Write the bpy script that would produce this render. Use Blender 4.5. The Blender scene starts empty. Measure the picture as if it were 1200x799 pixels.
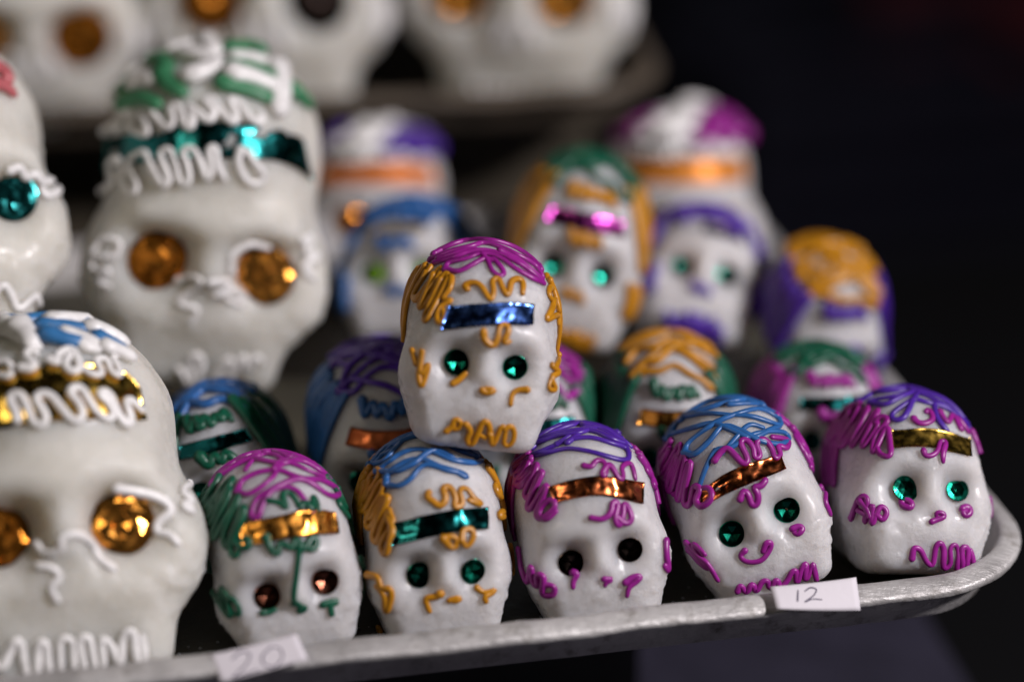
import bpy, bmesh, math, random
import numpy as np
from mathutils import Vector, Matrix
from mathutils.bvhtree import BVHTree
random.seed(7)
R = math.radians
SC = bpy.context.scene
COL = SC.collection
# ------------------------------------------------------------ camera
LENS = 85.0
cam_data = bpy.data.cameras.new('camera'); cam = bpy.data.objects.new('camera', cam_data); COL.objects.link(cam)
cam_data.lens = LENS; cam_data.sensor_width = 36.0
cam.location = (0.0, -0.80, 0.429); cam.rotation_euler = (R(90-24), 0, 0)
cam_data.clip_start = 0.01; cam_data.clip_end = 50
cam_data.dof.use_dof = True; cam_data.dof.focus_distance = 0.834; cam_data.dof.aperture_fstop = 2.0
SC.camera = cam
# ------------------------------------------------------------ light
world = bpy.data.worlds.new('World'); SC.world = world; world.use_nodes = True
world.node_tree.nodes['Background'].inputs[0].default_value = (0.50, 0.50, 0.60, 1)
world.node_tree.nodes['Background'].inputs[1].default_value = 0.003
def area(name, loc, target, size, power, col):
    l = bpy.data.lights.new(name, 'AREA'); l.shape = 'DISK'; l.size = size; l.energy = power; l.color = col
    o = bpy.data.objects.new(name, l); COL.objects.link(o); o.location = loc
    o.rotation_euler = (Vector(target)-Vector(loc)).to_track_quat('-Z', 'Y').to_euler()
    return o
area('stall_lamp_right', (1.32, -0.70, 1.16), (0, 0, 0.03), 0.18, 40.0, (1.0, 0.93, 0.95))
area('stall_lamp_left', (-0.95, -0.75, 1.05), (-0.1, 0, 0.05), 0.40, 2.3, (1.0, 0.88, 0.70))
SC.view_settings.view_transform = 'Standard'; SC.view_settings.look = 'None'
SC.view_settings.exposure = -0.08; SC.view_settings.gamma = 1.0
SC.render.engine = 'CYCLES'
try:
    SC.cycles.use_denoising = True
    SC.cycles.max_bounces = 8; SC.cycles.sample_clamp_indirect = 6.0
except Exception: pass
# ---- camera model (photo pixels 1200 x 799) ----
FPX = 2833.0; PITCH = math.radians(24.0); CAM_Z = 0.429
CAM = np.array([0.0, -0.80, CAM_Z])
FWD = np.array([0.0, math.cos(PITCH), -math.sin(PITCH)])
UPV = np.array([0.0, math.sin(PITCH), math.cos(PITCH)])
RGT = np.array([1.0, 0.0, 0.0])
def ray(px, py):
    return FWD + RGT*((px-600.0)/FPX) + UPV*((399.5-py)/FPX)
def at(px, py, d):
    return CAM + ray(px, py)*d
def on_z(px, py, z=0.0):
    r = ray(px, py); return CAM + r*((z-CAM[2])/r[2])
def project(P):
    q = np.asarray(P) - CAM
    d = q@FWD
    return np.stack([600+FPX*(q@RGT)/d, 399.5-FPX*(q@UPV)/d, d], -1)
def rot(yaw, pitch, roll):
    # roll about the facing axis (y), pitch about x (positive = face tips up), yaw about z
    cy, sy = math.cos(yaw), math.sin(yaw); cp, sp = math.cos(pitch), math.sin(pitch); cr, sr = math.cos(roll), math.sin(roll)
    Rz = np.array([[cy,-sy,0],[sy,cy,0],[0,0,1]]); Rx = np.array([[1,0,0],[0,cp,-sp],[0,sp,cp]]); Ry = np.array([[cr,0,sr],[0,1,0],[-sr,0,cr]])
    return Rz@Rx@Ry
# ---- skull shape: signed distance to smooth-joined lumps ----
def ell(p, c, r):
    r = np.array(r); q = (p-np.array(c))/r
    k0 = np.linalg.norm(q, axis=1); k1 = np.linalg.norm(q/r, axis=1)+1e-9
    return k0*(k0-1)/k1
def rbox(p, c, h, rr):
    q = np.abs(p-np.array(c))-(np.array(h)-rr)
    return np.linalg.norm(np.maximum(q,0),axis=1)+np.minimum(q.max(axis=1),0)-rr
def smin(a, b, k):
    h = np.clip(.5+.5*(b-a)/k,0,1); return b*(1-h)+a*h-k*h*(1-h)
def smax(a, b, k): return -smin(-a,-b,k)
KIND = {
 'small': dict(eye=(.185,-.46,-.095), er=.085, jz=-.45, jw=.385, jh=.18, bot=-.62, cheek=.41, cz=-.20, ch=.17, sock=.064, hol=.08, bw=.44, cw=.50, bz=-.30),
 'large': dict(eye=(.215,-.45,-.17), er=.115, jz=-.58, jw=.375, jh=.24, bot=-.80, cheek=.46, cz=-.30, ch=.22, sock=.066, hol=.105, bw=.36, cw=.475, bz=-.42),
}
def skull_sdf(p, kind):
    K = KIND[kind]
    ax = p.copy(); ax[:,0] = np.abs(ax[:,0])
    d = ell(p,(0,.12,.17),(K['cw'],.58,.49))
    d = smin(d, ell(p,(0,-.10,(K['cz']+.10)),(.46,.40,.46)), .16)
    ex,ey,ez = K['eye']
    d = smin(d, rbox(p,(0,.10,K['bz']),(K['bw'],.36,.26),.20), .14)                       # base of the head
    d = smin(d, ell(ax,(K['cheek']-.06,-.22,K['cz']),(.13,.19,K['ch'])), .18)          # cheekbone
    d = smin(d, rbox(p,(0,-.21,K['jz']),(K['jw'],.21,K['jh']),.13), .16)               # upper jaw
    d = smin(d, ell(p,(0,-.39,ez+.18),(.33,.10,.08)), .16)                              # brow
    d = smax(d, -ell(ax,(ex,ey-.13,ez),(K['er']+.045,.14+K['sock'],K['er']+.035)), .13) # sockets
    d = smin(d, ell(p,(0,-.44,ez-.01),(.05,.06,.10)), .09)                              # nose bridge
    d = smax(d, -ell(p,(0,-.55 if kind=='small' else -.575,ez-.17),(.06,.08,.06)), .08)                           # nose
    d = smax(d, -ell(ax,(.54,-.24,K['jz']-.08),(K['hol'],.26,.17)), .10)                # hollow below the cheekbone
    d = smax(d, (K['bot']+.06+.5*np.maximum(p[:,1]+.05,-.4)-p[:,2])*.9, .06)                # underside rises to the back
    d = smax(d, K['bot']-p[:,2], .06)
    return d
def hash3(i):
    i = i.astype(np.int64); n = (i[...,0]*374761393+i[...,1]*668265263+i[...,2]*2147483647) & 0x7fffffff
    n = ((n^(n>>13))*1274126177) & 0x7fffffff
    return ((n^(n>>16)) & 0xffff)/65535.0
def vnoise(p):
    b = np.floor(p); f = p-b; f = f*f*(3-2*f); o = 0
    for dx in (0,1):
        for dy in (0,1):
            for dz in (0,1):
                w = (f[:,0] if dx else 1-f[:,0])*(f[:,1] if dy else 1-f[:,1])*(f[:,2] if dz else 1-f[:,2])
                o = o+w*hash3(b+np.array([dx,dy,dz]))
    return o*2-1
def skull_points(dirs, kind, seed=0, rough=1.0):
    lo = np.full(len(dirs), .15); hi = np.full(len(dirs), 1.3); c = np.array([0,-.02,-.05])
    # march from outside in (outermost crossing), then bisect
    t = np.full(len(dirs), 1.25); done = np.zeros(len(dirs), bool)
    for _ in range(20):
        d = skull_sdf(c+dirs*t[:,None], kind)
        t = np.where(d>1e-4, t-np.minimum(d*.95,.2), t)
    P = c+dirs*t[:,None]
    if rough:
        o = np.array([seed*7.13, seed*3.7, seed*1.9])
        a = vnoise(P*2.6+o)*.013+vnoise(P*6+o)*.005
        g = vnoise(P*19+o); h = vnoise(P*45+o)
        m = np.clip(vnoise(P*2.3+o+9)*1.5-.1,0,1)
        edge = np.clip(1-np.abs(P[:,2]-(KIND[kind]['cz']-.12))/.2,0,1)*np.clip(np.abs(P[:,0])/.35,0,1)**2
        low = np.clip((-.18-P[:,2])/.2,0,1)*np.clip((-P[:,1]-.1)/.3,0,1)
        chip = np.clip(vnoise(P*8+o+5)-.45,0,1)*np.clip(vnoise(P*25+o)+.4,0,1)
        a += (g*.0042+h*.0032)*(.18+m*1.3+edge*2.6+low*.9)+chip*.012*(edge*1.5+.15)
        P = P+dirs*(a*rough)[:,None]
    return P
POSE = {
'S1': ('small', [0.2817,-0.1913,-0.0919,0.0504,328.2603,649.5299,0.8206,0.9731,0.9955]),
'S2': ('small', [0.1976,-0.2252,-0.0166,0.0515,507.0525,630.2202,0.8313,0.9535,1.0194]),
'S3': ('small', [0.1266,-0.2561,-0.1155,0.0515,687.6414,615.4778,0.8394,0.9798,0.9973]),
'S4': ('small', [0.0396,-0.3698,-0.3363,0.0531,871.8776,585.6585,0.8527,0.9718,1.0176]),
'S5': ('small', [0.2197,-0.6025,0.1317,0.0539,1061.8975,568.6571,0.8678,0.9839,1.0035]),
'M': ('small', [0.1072,-0.3696,0.1434,0.0544,562.6584,406.2225,0.835,0.9828,1.0126]),
'YG': ('small', [0.0707,-0.0729,0.0206,0.0496,782.0533,496.6514,0.9134,0.9971,0.9803]),
'GM': ('small', [0.1451,-0.2615,0.0314,0.0462,960.0966,490.9874,0.9302,1.0302,0.9233]),
'MT': ('small', [0.0741,-0.075,0.0193,0.0452,630.7014,504.123,0.9143,0.9907,0.9793]),
'PR': ('small', [0.1221,0.0038,0.0258,0.0534,449.468,513.1207,0.8951,1.0094,0.9753]),
'BG': ('small', [0.0462,-0.42,-0.2579,0.0487,266.6338,551.1031,0.8837,0.9874,0.972]),
'GY': ('small', [0.0396,-0.3041,0.2085,0.0561,675.9736,294.6872,0.972,0.9402,1.0636]),
'PG': ('small', [0.1281,-0.7682,0.2609,0.0527,816.4358,331.1305,1.01,0.9723,0.9758]),
'YP': ('small', [0.1933,0.33,0.0841,0.0446,965.6608,372.0833,0.9851,1.0373,0.9157]),
'BL': ('small', [-0.2103,-0.6348,-0.1663,0.0539,481.2986,322.6732,1.01,1.0218,0.9423]),
'PB': ('large', [0.062,-0.2487,0.0061,0.0653,798.3101,229.9624,1.0961,1.0218,0.9248]),
'WP': ('large', [0.1008,-0.381,0.0438,0.0612,441.2585,237.9361,1.1072,1.0423,0.8748]),
'HB': ('small', [-0.0113,-0.2023,0.0002,0.0495,-102.6212,500.2764,0.9167,1.0071,0.9598]),
'BIGG': ('large', [0.1571,-0.0458,0.1943,0.0889,248.1846,231.661,0.9451,0.9877,0.9721]),
'BIGB': ('large', [0.2035,-0.4019,-0.0143,0.0874,67.9586,559.8559,0.8172,0.9944,0.9382]),
'BIGL': ('large', [0.4545,-0.4964,0.204,0.0877,-72.8619,207.0655,0.9051,0.9467,0.9638]),
'U1': ('large', [0.2337,0.133,0.0354,0.0956,26.0118,-35.4552,1.1197,1.0504,0.877]),
'U2': ('large', [0.0507,-0.0542,-0.0221,0.1,310.3288,-60.9158,1.1478,1.0596,0.93]),
'U3': ('large', [-0.1444,0.0279,0.0046,0.0978,616.9063,-66.9853,1.1618,1.0456,0.9081]),
}
# ------------------------------------------------------------ materials
def nd(t, typ, **kw):
    n = t.nodes.new(typ)
    for k, v in kw.items():
        if k in n.inputs: n.inputs[k].default_value = v
        else: setattr(n, k, v)
    return n
def mat(name):
    m = bpy.data.materials.new(name); m.use_nodes = True; t = m.node_tree
    return m, t, t.nodes['Principled BSDF']
def ramp(t, fac, stops):
    r = t.nodes.new('ShaderNodeValToRGB'); e = r.color_ramp.elements
    e[0].position, e[0].color = stops[0][0], (*stops[0][1], 1); e[1].position, e[1].color = stops[-1][0], (*stops[-1][1], 1)
    for p, c in stops[1:-1]: q = e.new(p); q.color = (*c, 1)
    t.links.new(fac, r.inputs[0]); return r.outputs[0]
def bump(t, b, h, dist, strength=1.0, prev=None):
    n = t.nodes.new('ShaderNodeBump'); n.inputs['Strength'].default_value = strength; n.inputs['Distance'].default_value = dist
    t.links.new(h, n.inputs['Height'])
    if prev: t.links.new(prev, n.inputs['Normal'])
    t.links.new(n.outputs[0], b.inputs['Normal']); return n.outputs[0]
def coords(t):
    return t.nodes.new('ShaderNodeTexCoord').outputs['Object']
def noise(t, scale, detail=4, rough=.55, co=None, w=None):
    n = nd(t, 'ShaderNodeTexNoise', Scale=scale, Detail=detail, Roughness=rough)
    t.links.new(co if co else coords(t), n.inputs['Vector']); return n.outputs['Fac']
def sugar(name, c1, c2, sss=1.0, scale=.0085):
    m, t, b = mat(name); co = coords(t)
    t.links.new(ramp(t, noise(t, 42, 7, .68, co), [(.28, tuple(c*.88 for c in c1)), (.46, c1), (.66, c2)]), b.inputs['Base Color'])
    b.inputs['Subsurface Weight'].default_value = sss; b.inputs['Subsurface Radius'].default_value = (1.0, .88, .76); b.inputs['Subsurface Scale'].default_value = scale
    b.inputs['IOR'].default_value = 1.45; b.inputs['Specular IOR Level'].default_value = .42
    t.links.new(ramp(t, noise(t, 110, 4, .6, co), [(.35, (.20,)*3), (.68, (.46,)*3)]), b.inputs['Roughness'])
    mk = nd(t, 'ShaderNodeMath', operation='MULTIPLY'); t.links.new(ramp(t, noise(t, 34, 4, .6, co), [(.46, (.05,)*3), (.62, (1,)*3)]), mk.inputs[0]); t.links.new(noise(t, 650, 5, .7, co), mk.inputs[1])
    p = bump(t, b, noise(t, 60, 4, .55, co), .0010, .30); p = bump(t, b, mk.outputs[0], .0017, .75, p)
    v = nd(t, 'ShaderNodeTexVoronoi', Scale=850.0); t.links.new(co, v.inputs['Vector'])
    bump(t, b, v.outputs['Distance'], .0002, .15, p)
    return m
SUGAR = sugar('sugar', (.60, .59, .595), (.69, .68, .68), 1.0, .016)
SUGAR_WARM = sugar('sugar_warm', (.69, .675, .615), (.77, .755, .70), 1.0, .022)
_ic = {}
ICE_COL = {'magenta': (.42, .022, .36), 'purple': (.105, .03, .45), 'blue': (.035, .17, .50), 'yellow': (.72, .31, .012),
           'green': (.006, .13, .07), 'white': (.90, .89, .88), 'pink': (.75, .20, .22), 'lightgreen': (.07, .32, .15), 'skyblue': (.06, .26, .60), 'leaf': (.12, .32, .02)}
def icing(c):
    if c not in _ic:
        m, t, b = mat('icing_'+c); co = coords(t); k = ICE_COL[c] if c == 'white' else tuple(x*.72 for x in ICE_COL[c])
        t.links.new(ramp(t, noise(t, 180, 3, .5, co), [(.3, tuple(x*.82 for x in k)), (.7, tuple(min(1, x*1.12) for x in k))]), b.inputs['Base Color'])
        b.inputs['Roughness'].default_value = .36
        b.inputs['Subsurface Weight'].default_value = .12; b.inputs['Subsurface Radius'].default_value = (1, 1, 1); b.inputs['Subsurface Scale'].default_value = .0008
        bump(t, b, noise(t, 420, 3, .5, co), .0002, .35)
        _ic[c] = m
    return _ic[c]
_fo = {}
FOIL_COL = {'blue': (.10, .22, .66), 'teal': (.012, .13, .13), 'copper': (.72, .20, .07), 'gold': (.80, .52, .10), 'amber': (.85, .36, .06), 'magenta': (.75, .10, .60), 'green': (.008, .20, .13), 'darkgreen': (.006, .10, .07), 'bronze': (.28, .10, .06), 'dark': (.05, .035, .03), 'orange': (.72, .19, .01), 'lime': (.30, .65, .04), 'brown': (.70, .25, .03), 'silver': (.75, .6, .8)}
def foil(c, crinkle=1.0, rough=.2):
    key = (c, crinkle, rough)
    if key not in _fo:
        m, t, b = mat('foil_'+c); co = coords(t)
        b.inputs['Base Color'].default_value = (*FOIL_COL[c], 1); b.inputs['Metallic'].default_value = .4 if rough > .45 else (.93 if crinkle == .5 else 1.0)
        t.links.new(ramp(t, noise(t, 300, 3, .5, co), [(.35, (rough*.7,)*3), (.75, (rough*1.7,)*3)]), b.inputs['Roughness'])
        if crinkle:
            v = nd(t, 'ShaderNodeTexVoronoi', Scale=260.0, feature='F1'); t.links.new(co, v.inputs['Vector'])
            p = bump(t, b, noise(t, 75, 2, .5, co), .0022, .5*crinkle)
            bump(t, b, v.outputs['Distance'], .0005, .22*crinkle, p)
        _fo[key] = m
    return _fo[key]
# ------------------------------------------------------------ object helpers
def link_mesh(name, V, F, m, parent=None, smooth=True, origin=None):
    me = bpy.data.meshes.new(name)
    V = np.asarray(V, float)
    if origin is not None: V = V-np.asarray(origin)
    me.from_pydata(V.tolist(), [], F if isinstance(F, list) else F.tolist()); me.update()
    me.polygons.foreach_set('use_smooth', [smooth]*len(me.polygons))
    o = bpy.data.objects.new(name, me); COL.objects.link(o)
    if m: me.materials.append(m)
    if parent: o.parent = parent
    elif origin is not None: o.location = origin
    return o
def tag(o, label, cat, group=None):
    o['label'] = label; o['category'] = cat
    if group: o['group'] = group
    return o
def thing(name, loc, label, cat, group=None):
    o = bpy.data.objects.new(name, None); COL.objects.link(o); o.location = loc; o.empty_display_size = .01
    return tag(o, label, cat, group)
_ico = {}
def ico(level):
    if level not in _ico:
        bm = bmesh.new(); bmesh.ops.create_icosphere(bm, subdivisions=level, radius=1)
        V = np.array([v.co[:] for v in bm.verts]); F = np.array([[v.index for v in f.verts] for f in bm.faces]); bm.free()
        V /= np.linalg.norm(V, axis=1)[:, None]; _ico[level] = (V, F)
    return _ico[level]
def catmull(P, n=8):
    P = [np.asarray(p, float) for p in P]
    if len(P) == 2: return np.array([P[0]+(P[1]-P[0])*t for t in np.linspace(0, 1, n*2)])
    Q = [2*P[0]-P[1]]+P+[2*P[-1]-P[-2]]; out = []
    for i in range(1, len(Q)-2):
        a, b, c, d = Q[i-1:i+3]
        for k in range(n):
            t = k/n; out.append(.5*((2*b)+(c-a)*t+(2*a-5*b+4*c-d)*t*t+(3*b-a-3*c+d)*t**3))
    out.append(Q[-2]); return np.array(out)
def resample(P, step):
    L = np.r_[0, np.cumsum(np.linalg.norm(np.diff(P, axis=0), axis=1))]
    n = max(4, int(L[-1]/step)); s = np.linspace(0, L[-1], n)
    return np.stack([np.interp(s, L, P[:, k]) for k in range(P.shape[1])], 1)
def tube(P, N, r, flat=.80, sides=8, lift=.55, seed=0):
    """icing bead along surface points P with surface normals N"""
    L = np.r_[0, np.cumsum(np.linalg.norm(np.diff(P, axis=0), axis=1)+1e-9)]
    n = max(4, int(L[-1]/(r*.55))); q = np.linspace(0, L[-1], n)
    P = np.stack([np.interp(q, L, P[:, k]) for k in range(3)], 1); N = np.stack([np.interp(q, L, N[:, k]) for k in range(3)], 1)
    W = P.copy()
    for it in range(14):
        W = np.vstack([W[:1], (W[:-2]+W[1:-1]*2+W[2:])/4, W[-1:]])
        N = np.vstack([N[:1], (N[:-2]+N[1:-1]*2+N[2:])/4, N[-1:]])
        if it < 2: P = np.vstack([P[:1], (P[:-2]+P[1:-1]*2+P[2:])/4, P[-1:]])
    N = N/(np.linalg.norm(N, axis=1)[:, None]+1e-9)
    P = P+N*(((W-P)*N).sum(1)*.8)[:, None]
    T = np.gradient(P, axis=0); T = T-N*(T*N).sum(1)[:, None]; T /= np.linalg.norm(T, axis=1)[:, None]+1e-9
    B = np.cross(T, N); s = np.arange(n); z = s*0.
    rr = r*(1+.17*vnoise(np.stack([s*.07+seed*3.3, z+seed, z], 1)))
    e = np.exp(-s/2.5); rr *= 1+e*(.12+.28*((seed*37) % 10)/10); rr *= 1-.35*e[::-1]*((seed*53) % 10)/10
    C = P+N*(rr*lift)[:, None]
    C = np.vstack([C[:1]-T[:1]*rr[0]*.75, C, C[-1:]+T[-1:]*rr[-1]*.75]); rr = np.r_[.55*rr[0], rr, .5*rr[-1]]
    N = np.vstack([N[:1], N, N[-1:]]); B = np.vstack([B[:1], B, B[-1:]]); m = n+2
    a = 2*math.pi*np.arange(sides)/sides
    V = (C[:, None]+N[:, None]*(np.sin(a)[None, :, None]*(rr*flat)[:, None, None])+B[:, None]*(np.cos(a)[None, :, None]*rr[:, None, None])).reshape(-1, 3)
    i = np.arange(m-1)[:, None]*sides; k = np.arange(sides)[None]; k1 = (k+1) % sides
    F = np.stack([i+k, i+k1, i+sides+k1, i+sides+k], -1).reshape(-1, 4).tolist()
    F.append(list(range(sides))[::-1]); F.append([(m-1)*sides+q for q in range(sides)])
    return V, F
def join(parts):
    V = []; F = []; o = 0
    for v, f in parts:
        V.append(np.asarray(v)); F += [[i+o for i in q] for q in f]; o += len(v)
    return np.vstack(V), F
class Skull:
    n = 0
    def __init__(s, key, label, level=6, sugar_mat=None, rough=1.0, group='sugar skulls heaped on the tray'):
        kind, (yaw, pit, rol, sc, cx, cy, d, sx, sz) = POSE[key]
        Skull.n += 1
        s.kind = kind; s.R = rot(yaw, pit, rol); s.S = np.array([sx, 1, sz])*sc; s.C = at(cx, cy, d); s.d = d; s.seed = Skull.n
        D, F = ico(level)
        s.P = (skull_points(D, kind, s.seed, rough)*s.S)@s.R.T+s.C
        s.bvh = BVHTree.FromPolygons(s.P.tolist(), F.tolist())
        s.sm = (s.P-s.C)
        s.o = np.array([s.C[0], s.C[1], s.P[:, 2].min()])
        s.root = thing('sugar_skull', s.o, label, 'sugar skull', group)
        link_mesh('skull_body', s.P, F, sugar_mat or SUGAR, s.root, True, s.o)
        s.k = 0; s.rough = rough
    def hit(s, px, py):
        r = Vector(ray(px, py)).normalized(); loc, nor, i, dist = s.bvh.ray_cast(Vector(CAM), r)
        if loc is None:
            p = Vector(CAM)+r*((Vector(s.C)-Vector(CAM)).dot(r)); loc, nor, i, dist = s.bvh.find_nearest(p)
        return np.array(loc), np.array(nor)
    def local(s, dirs):
        """surface points in directions given in the skull's own frame"""
        c = (np.array([0, -.02, -.05])*s.S)@s.R.T+s.C; out = []; nn = []
        for q in dirs:
            q = np.asarray(q, float); w = (q/np.linalg.norm(q)*s.S)@s.R.T; w = Vector(w).normalized()
            loc, nor, i, dd = s.bvh.ray_cast(Vector(c)+w*.2, -w)
            if loc is None: loc, nor, i, dd = s.bvh.find_nearest(Vector(c)+w*.03)
            out.append(loc); nn.append(nor)
        return np.array(out), np.array(nn)
    def _norm(s, P, N):
        D = ((P-s.C)@s.R)/s.S**2; D = D@s.R.T; D /= np.linalg.norm(D, axis=1)[:, None]; return N*.4+D*.6
    def strokes(s, name, col, lists, r=.00118, tf=None, flat=.80, lift=.48, each=False):
        """photo strokes laid on the surface under them"""
        parts = []
        for L in lists:
            Q = [(p[0]/tf[2]+tf[0], p[1]/tf[2]+tf[1]) for p in L] if tf else L
            Q = catmull(Q, 7); A = [s.hit(*q) for q in Q]; s.k += 1
            P = np.array([a[0] for a in A]); N = s._norm(P, np.array([a[1] for a in A]))
            # strokes that run over one another ride slightly higher
            parts.append(tube(P, N, r*(1+.05*math.sin(s.k*2.1)), flat=flat, lift=lift+.09*(s.k % 4), seed=s.k+s.seed*17))
        for g in ([[p] for p in parts] if each else [parts]):
            V, F = join(g); link_mesh(name, V, F, icing(col), s.root, True, s.o)
    def lstrokes(s, name, col, lists, r=.0013, lift=.5, each=False):
        parts = []
        for L in lists:
            Q = catmull(L, 6); P, N = s.local(Q); N = s._norm(P, N); s.k += 1
            parts.append(tube(P, N, r, sides=6, lift=lift+.07*(s.k % 4), seed=s.k+s.seed*17))
        for g in ([[p] for p in parts] if each else [parts]):
            V, F = join(g); link_mesh(name, V, F, icing(col), s.root, True, s.o)
    def _strip(s, P, N, nu, nv, m, lift, thick=.0001, amp=.00035):
        P = P.reshape(-1, 3); N = N.reshape(-1, 3); N = N/np.linalg.norm(N, axis=1)[:, None]
        A = N.reshape(nu, nv, 3)
        for _ in range(6):
            A[1:-1] = (A[:-2]+A[1:-1]*2+A[2:])/4; A[:, 1:-1] = (A[:, :-2]+A[:, 1:-1]*2+A[:, 2:])/4
        N = A.reshape(-1, 3); N /= np.linalg.norm(N, axis=1)[:, None]
        B = P.reshape(nu, nv, 3).copy()
        for _ in range(4): B[1:-1] = (B[:-2]+B[1:-1]*2+B[2:])/4
        P = B.reshape(-1, 3)
        u = np.repeat(np.linspace(0, 1, nu), nv); v = np.tile(np.linspace(0, 1, nv), nu)
        cr = vnoise(np.stack([u*7+s.seed, v*2.2, u*0+s.seed*2.3], 1))*amp+vnoise(np.stack([u*19+s.seed, v*4, u*0], 1))*amp*.5
        end = np.clip(1-np.minimum(u, 1-u)/.07, 0, 1)**2*.0005
        top = P+N*(lift+cr+end)[:, None]; bot = top-N*thick
        V = np.vstack([top, bot]); n = nu*nv; F = []
        for i in range(nu-1):
            for j in range(nv-1):
                a = i*nv+j; q = [a, a+1, a+nv+1, a+nv]; F.append(q[::-1]); F.append([x+n for x in q])
        ring = [i*nv for i in range(nu)]+[(nu-1)*nv+j for j in range(1, nv)]+[i*nv+nv-1 for i in range(nu-2, -1, -1)]+[j for j in range(nv-2, 0, -1)]
        for a, b in zip(ring, ring[1:]+ring[:1]): F.append([a, b, b+n, a+n])
        return link_mesh('foil_band', V, F, m, s.root, True, s.o)
    def band(s, top, bot, col, tf=None, lift=.0006, rough=.2, crinkle=1.0, amp=.00035):
        nu, nv = 44, 9
        def rs(L):
            L = catmull([(p[0]/tf[2]+tf[0], p[1]/tf[2]+tf[1]) for p in L] if tf else L, 8)
            c = np.r_[0, np.cumsum(np.linalg.norm(np.diff(L, axis=0), axis=1))]; q = np.linspace(0, c[-1], nu)
            return np.stack([np.interp(q, c, L[:, k]) for k in (0, 1)], 1)
        a, b = rs(top), rs(bot); A = [s.hit(*(a[i]+(b[i]-a[i])*j/(nv-1))) for i in range(nu) for j in range(nv)]
        return s._strip(np.array([x[0] for x in A]), np.array([x[1] for x in A]), nu, nv, foil(col, crinkle, rough), lift, amp=amp)
    def lband(s, col, az=34, e0=24, e1=38, rough=.2, lift=.0006, azc=0):
        nu, nv = 30, 6; D = []
        for i in range(nu):
            for j in range(nv):
                a = R(azc-az+2*az*i/(nu-1)); e = R(e1+(e0-e1)*j/(nv-1)); D.append((math.sin(a)*math.cos(e), -math.cos(a)*math.cos(e), math.sin(e)))
        P, N = s.local(D); return s._strip(P, N, nu, nv, foil(col, 1.0, rough), lift)
    def face_axis(s): return s.R@np.array([0, -1, 0])
    def _place(s, c, n, r):
        """seat height: the disc rests on the highest surface point under its rim"""
        n = n/np.linalg.norm(n); t = np.cross(n, [0, 0, 1.]); t /= np.linalg.norm(t); b = np.cross(n, t); h = 0
        hs = []
        for k in range(12):
            q = c+(t*math.cos(k*math.pi/6)+b*math.sin(k*math.pi/6))*r*.92
            loc, nor, i, dd = s.bvh.ray_cast(Vector(q+n*.02), Vector(-n))
            if loc is not None: hs.append(.02-dd)
        hs.sort(); h = hs[int(len(hs)*.6)] if hs else 0
        return c+n*(h+.0003), n, t, b
    def sequin(s, px, py, rpx, col='green', tf=None, rx=1.0, tilt=(0, 0), spin=0.0):
        if tf: px, py, rpx = px/tf[2]+tf[0], py/tf[2]+tf[1], rpx/tf[2]
        c, n0 = s.hit(px, py); view = CAM-c; view /= np.linalg.norm(view)
        n = s.face_axis()*.7+view*.35+RGT*tilt[0]+UPV*tilt[1]; r = rpx/FPX*np.dot(c-CAM, FWD)
        c, n, t, b = s._place(c, n, r)
        V = []; F = []
        def ring(q, h, m=24, hexa=0):
            st = len(V)
            for k in range(m):
                a = 2*math.pi*k/m+spin; z = q
                if hexa: z = q*math.cos(math.pi/6)/math.cos(((a-spin) % (math.pi/3))-math.pi/6)
                V.append(c+t*math.cos(a)*z+b*math.sin(a)*z+n*h)
            return st
        R0 = [ring(r*.97, -.0006), ring(r, -.0001), ring(r*.93, .00012), ring(r*.66, -.02*r, hexa=1), ring(r*.11, -.2*r, 24), ring(r*.10, -.34*r, 24)]
        for a, d in zip(R0, R0[1:]):
            for k in range(24): F.append([a+k, a+(k+1) % 24, d+(k+1) % 24, d+k][::-1])
        F.append([R0[-1]+k for k in range(24)][::-1])
        return link_mesh('eye', V, F, foil(col, .12, .16), s.root, False, s.o)
    def gem(s, px, py, rpx, col='brown', tf=None, amp=.07, seed=1):
        """round of crinkled coloured foil pressed into the socket"""
        if tf: px, py, rpx = px/tf[2]+tf[0], py/tf[2]+tf[1], rpx/tf[2]
        c, n0 = s.hit(px, py); view = CAM-c; view /= np.linalg.norm(view); n = s.face_axis()*.75+view*.3
        r = rpx/FPX*np.dot(c-CAM, FWD); c, n, t, b = s._place(c, n, r)
        rnd = random.Random(seed); V = []; F = []; rings = [(.04, 1), (.27, 6), (.50, 9), (.73, 13), (.93, 24), (1.0, 24), (.985, 24)]
        idx = []
        for q, m in rings:
            st = len(V); idx.append((st, m)); off = rnd.random()
            for k in range(m):
                a = 2*math.pi*(k+(0 if m == 24 else off))/m; h = rnd.uniform(-1, 1)*amp*r if q < .9 else 0
                j = 1 if q > .9 else 1+rnd.uniform(-.06, .06)
                V.append(c+(t*math.cos(a)+b*math.sin(a))*r*q*j+n*(h+.12*r*(1-q*q)-(.0008 if (q, m) == rings[-1] else 0)))
        bm = bmesh.new(); vs = [bm.verts.new(v) for v in V]
        for (s0, m0), (s1, m1) in zip(idx, idx[1:]):
            i = j = 0
            if m0 == 1:
                for k in range(m1): bm.faces.new([vs[s0], vs[s1+k], vs[s1+(k+1) % m1]])
                continue
            while i < m0 or j < m1:
                if j < m1 and (i >= m0 or (j+1)/m1 <= (i+1)/m0): bm.faces.new([vs[s0+i % m0], vs[s1+j % m1], vs[s1+(j+1) % m1]]); j += 1
                else: bm.faces.new([vs[s0+i % m0], vs[s1+j % m1], vs[s0+(i+1) % m0]]); i += 1
        bmesh.ops.recalc_face_normals(bm, faces=bm.faces[:]); bm.verts.index_update()
        F = [[v.index for v in f.verts] for f in bm.faces]; bm.free()
        return link_mesh('eye', V, F, foil(col, .5, .16), s.root, False, s.o)
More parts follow.
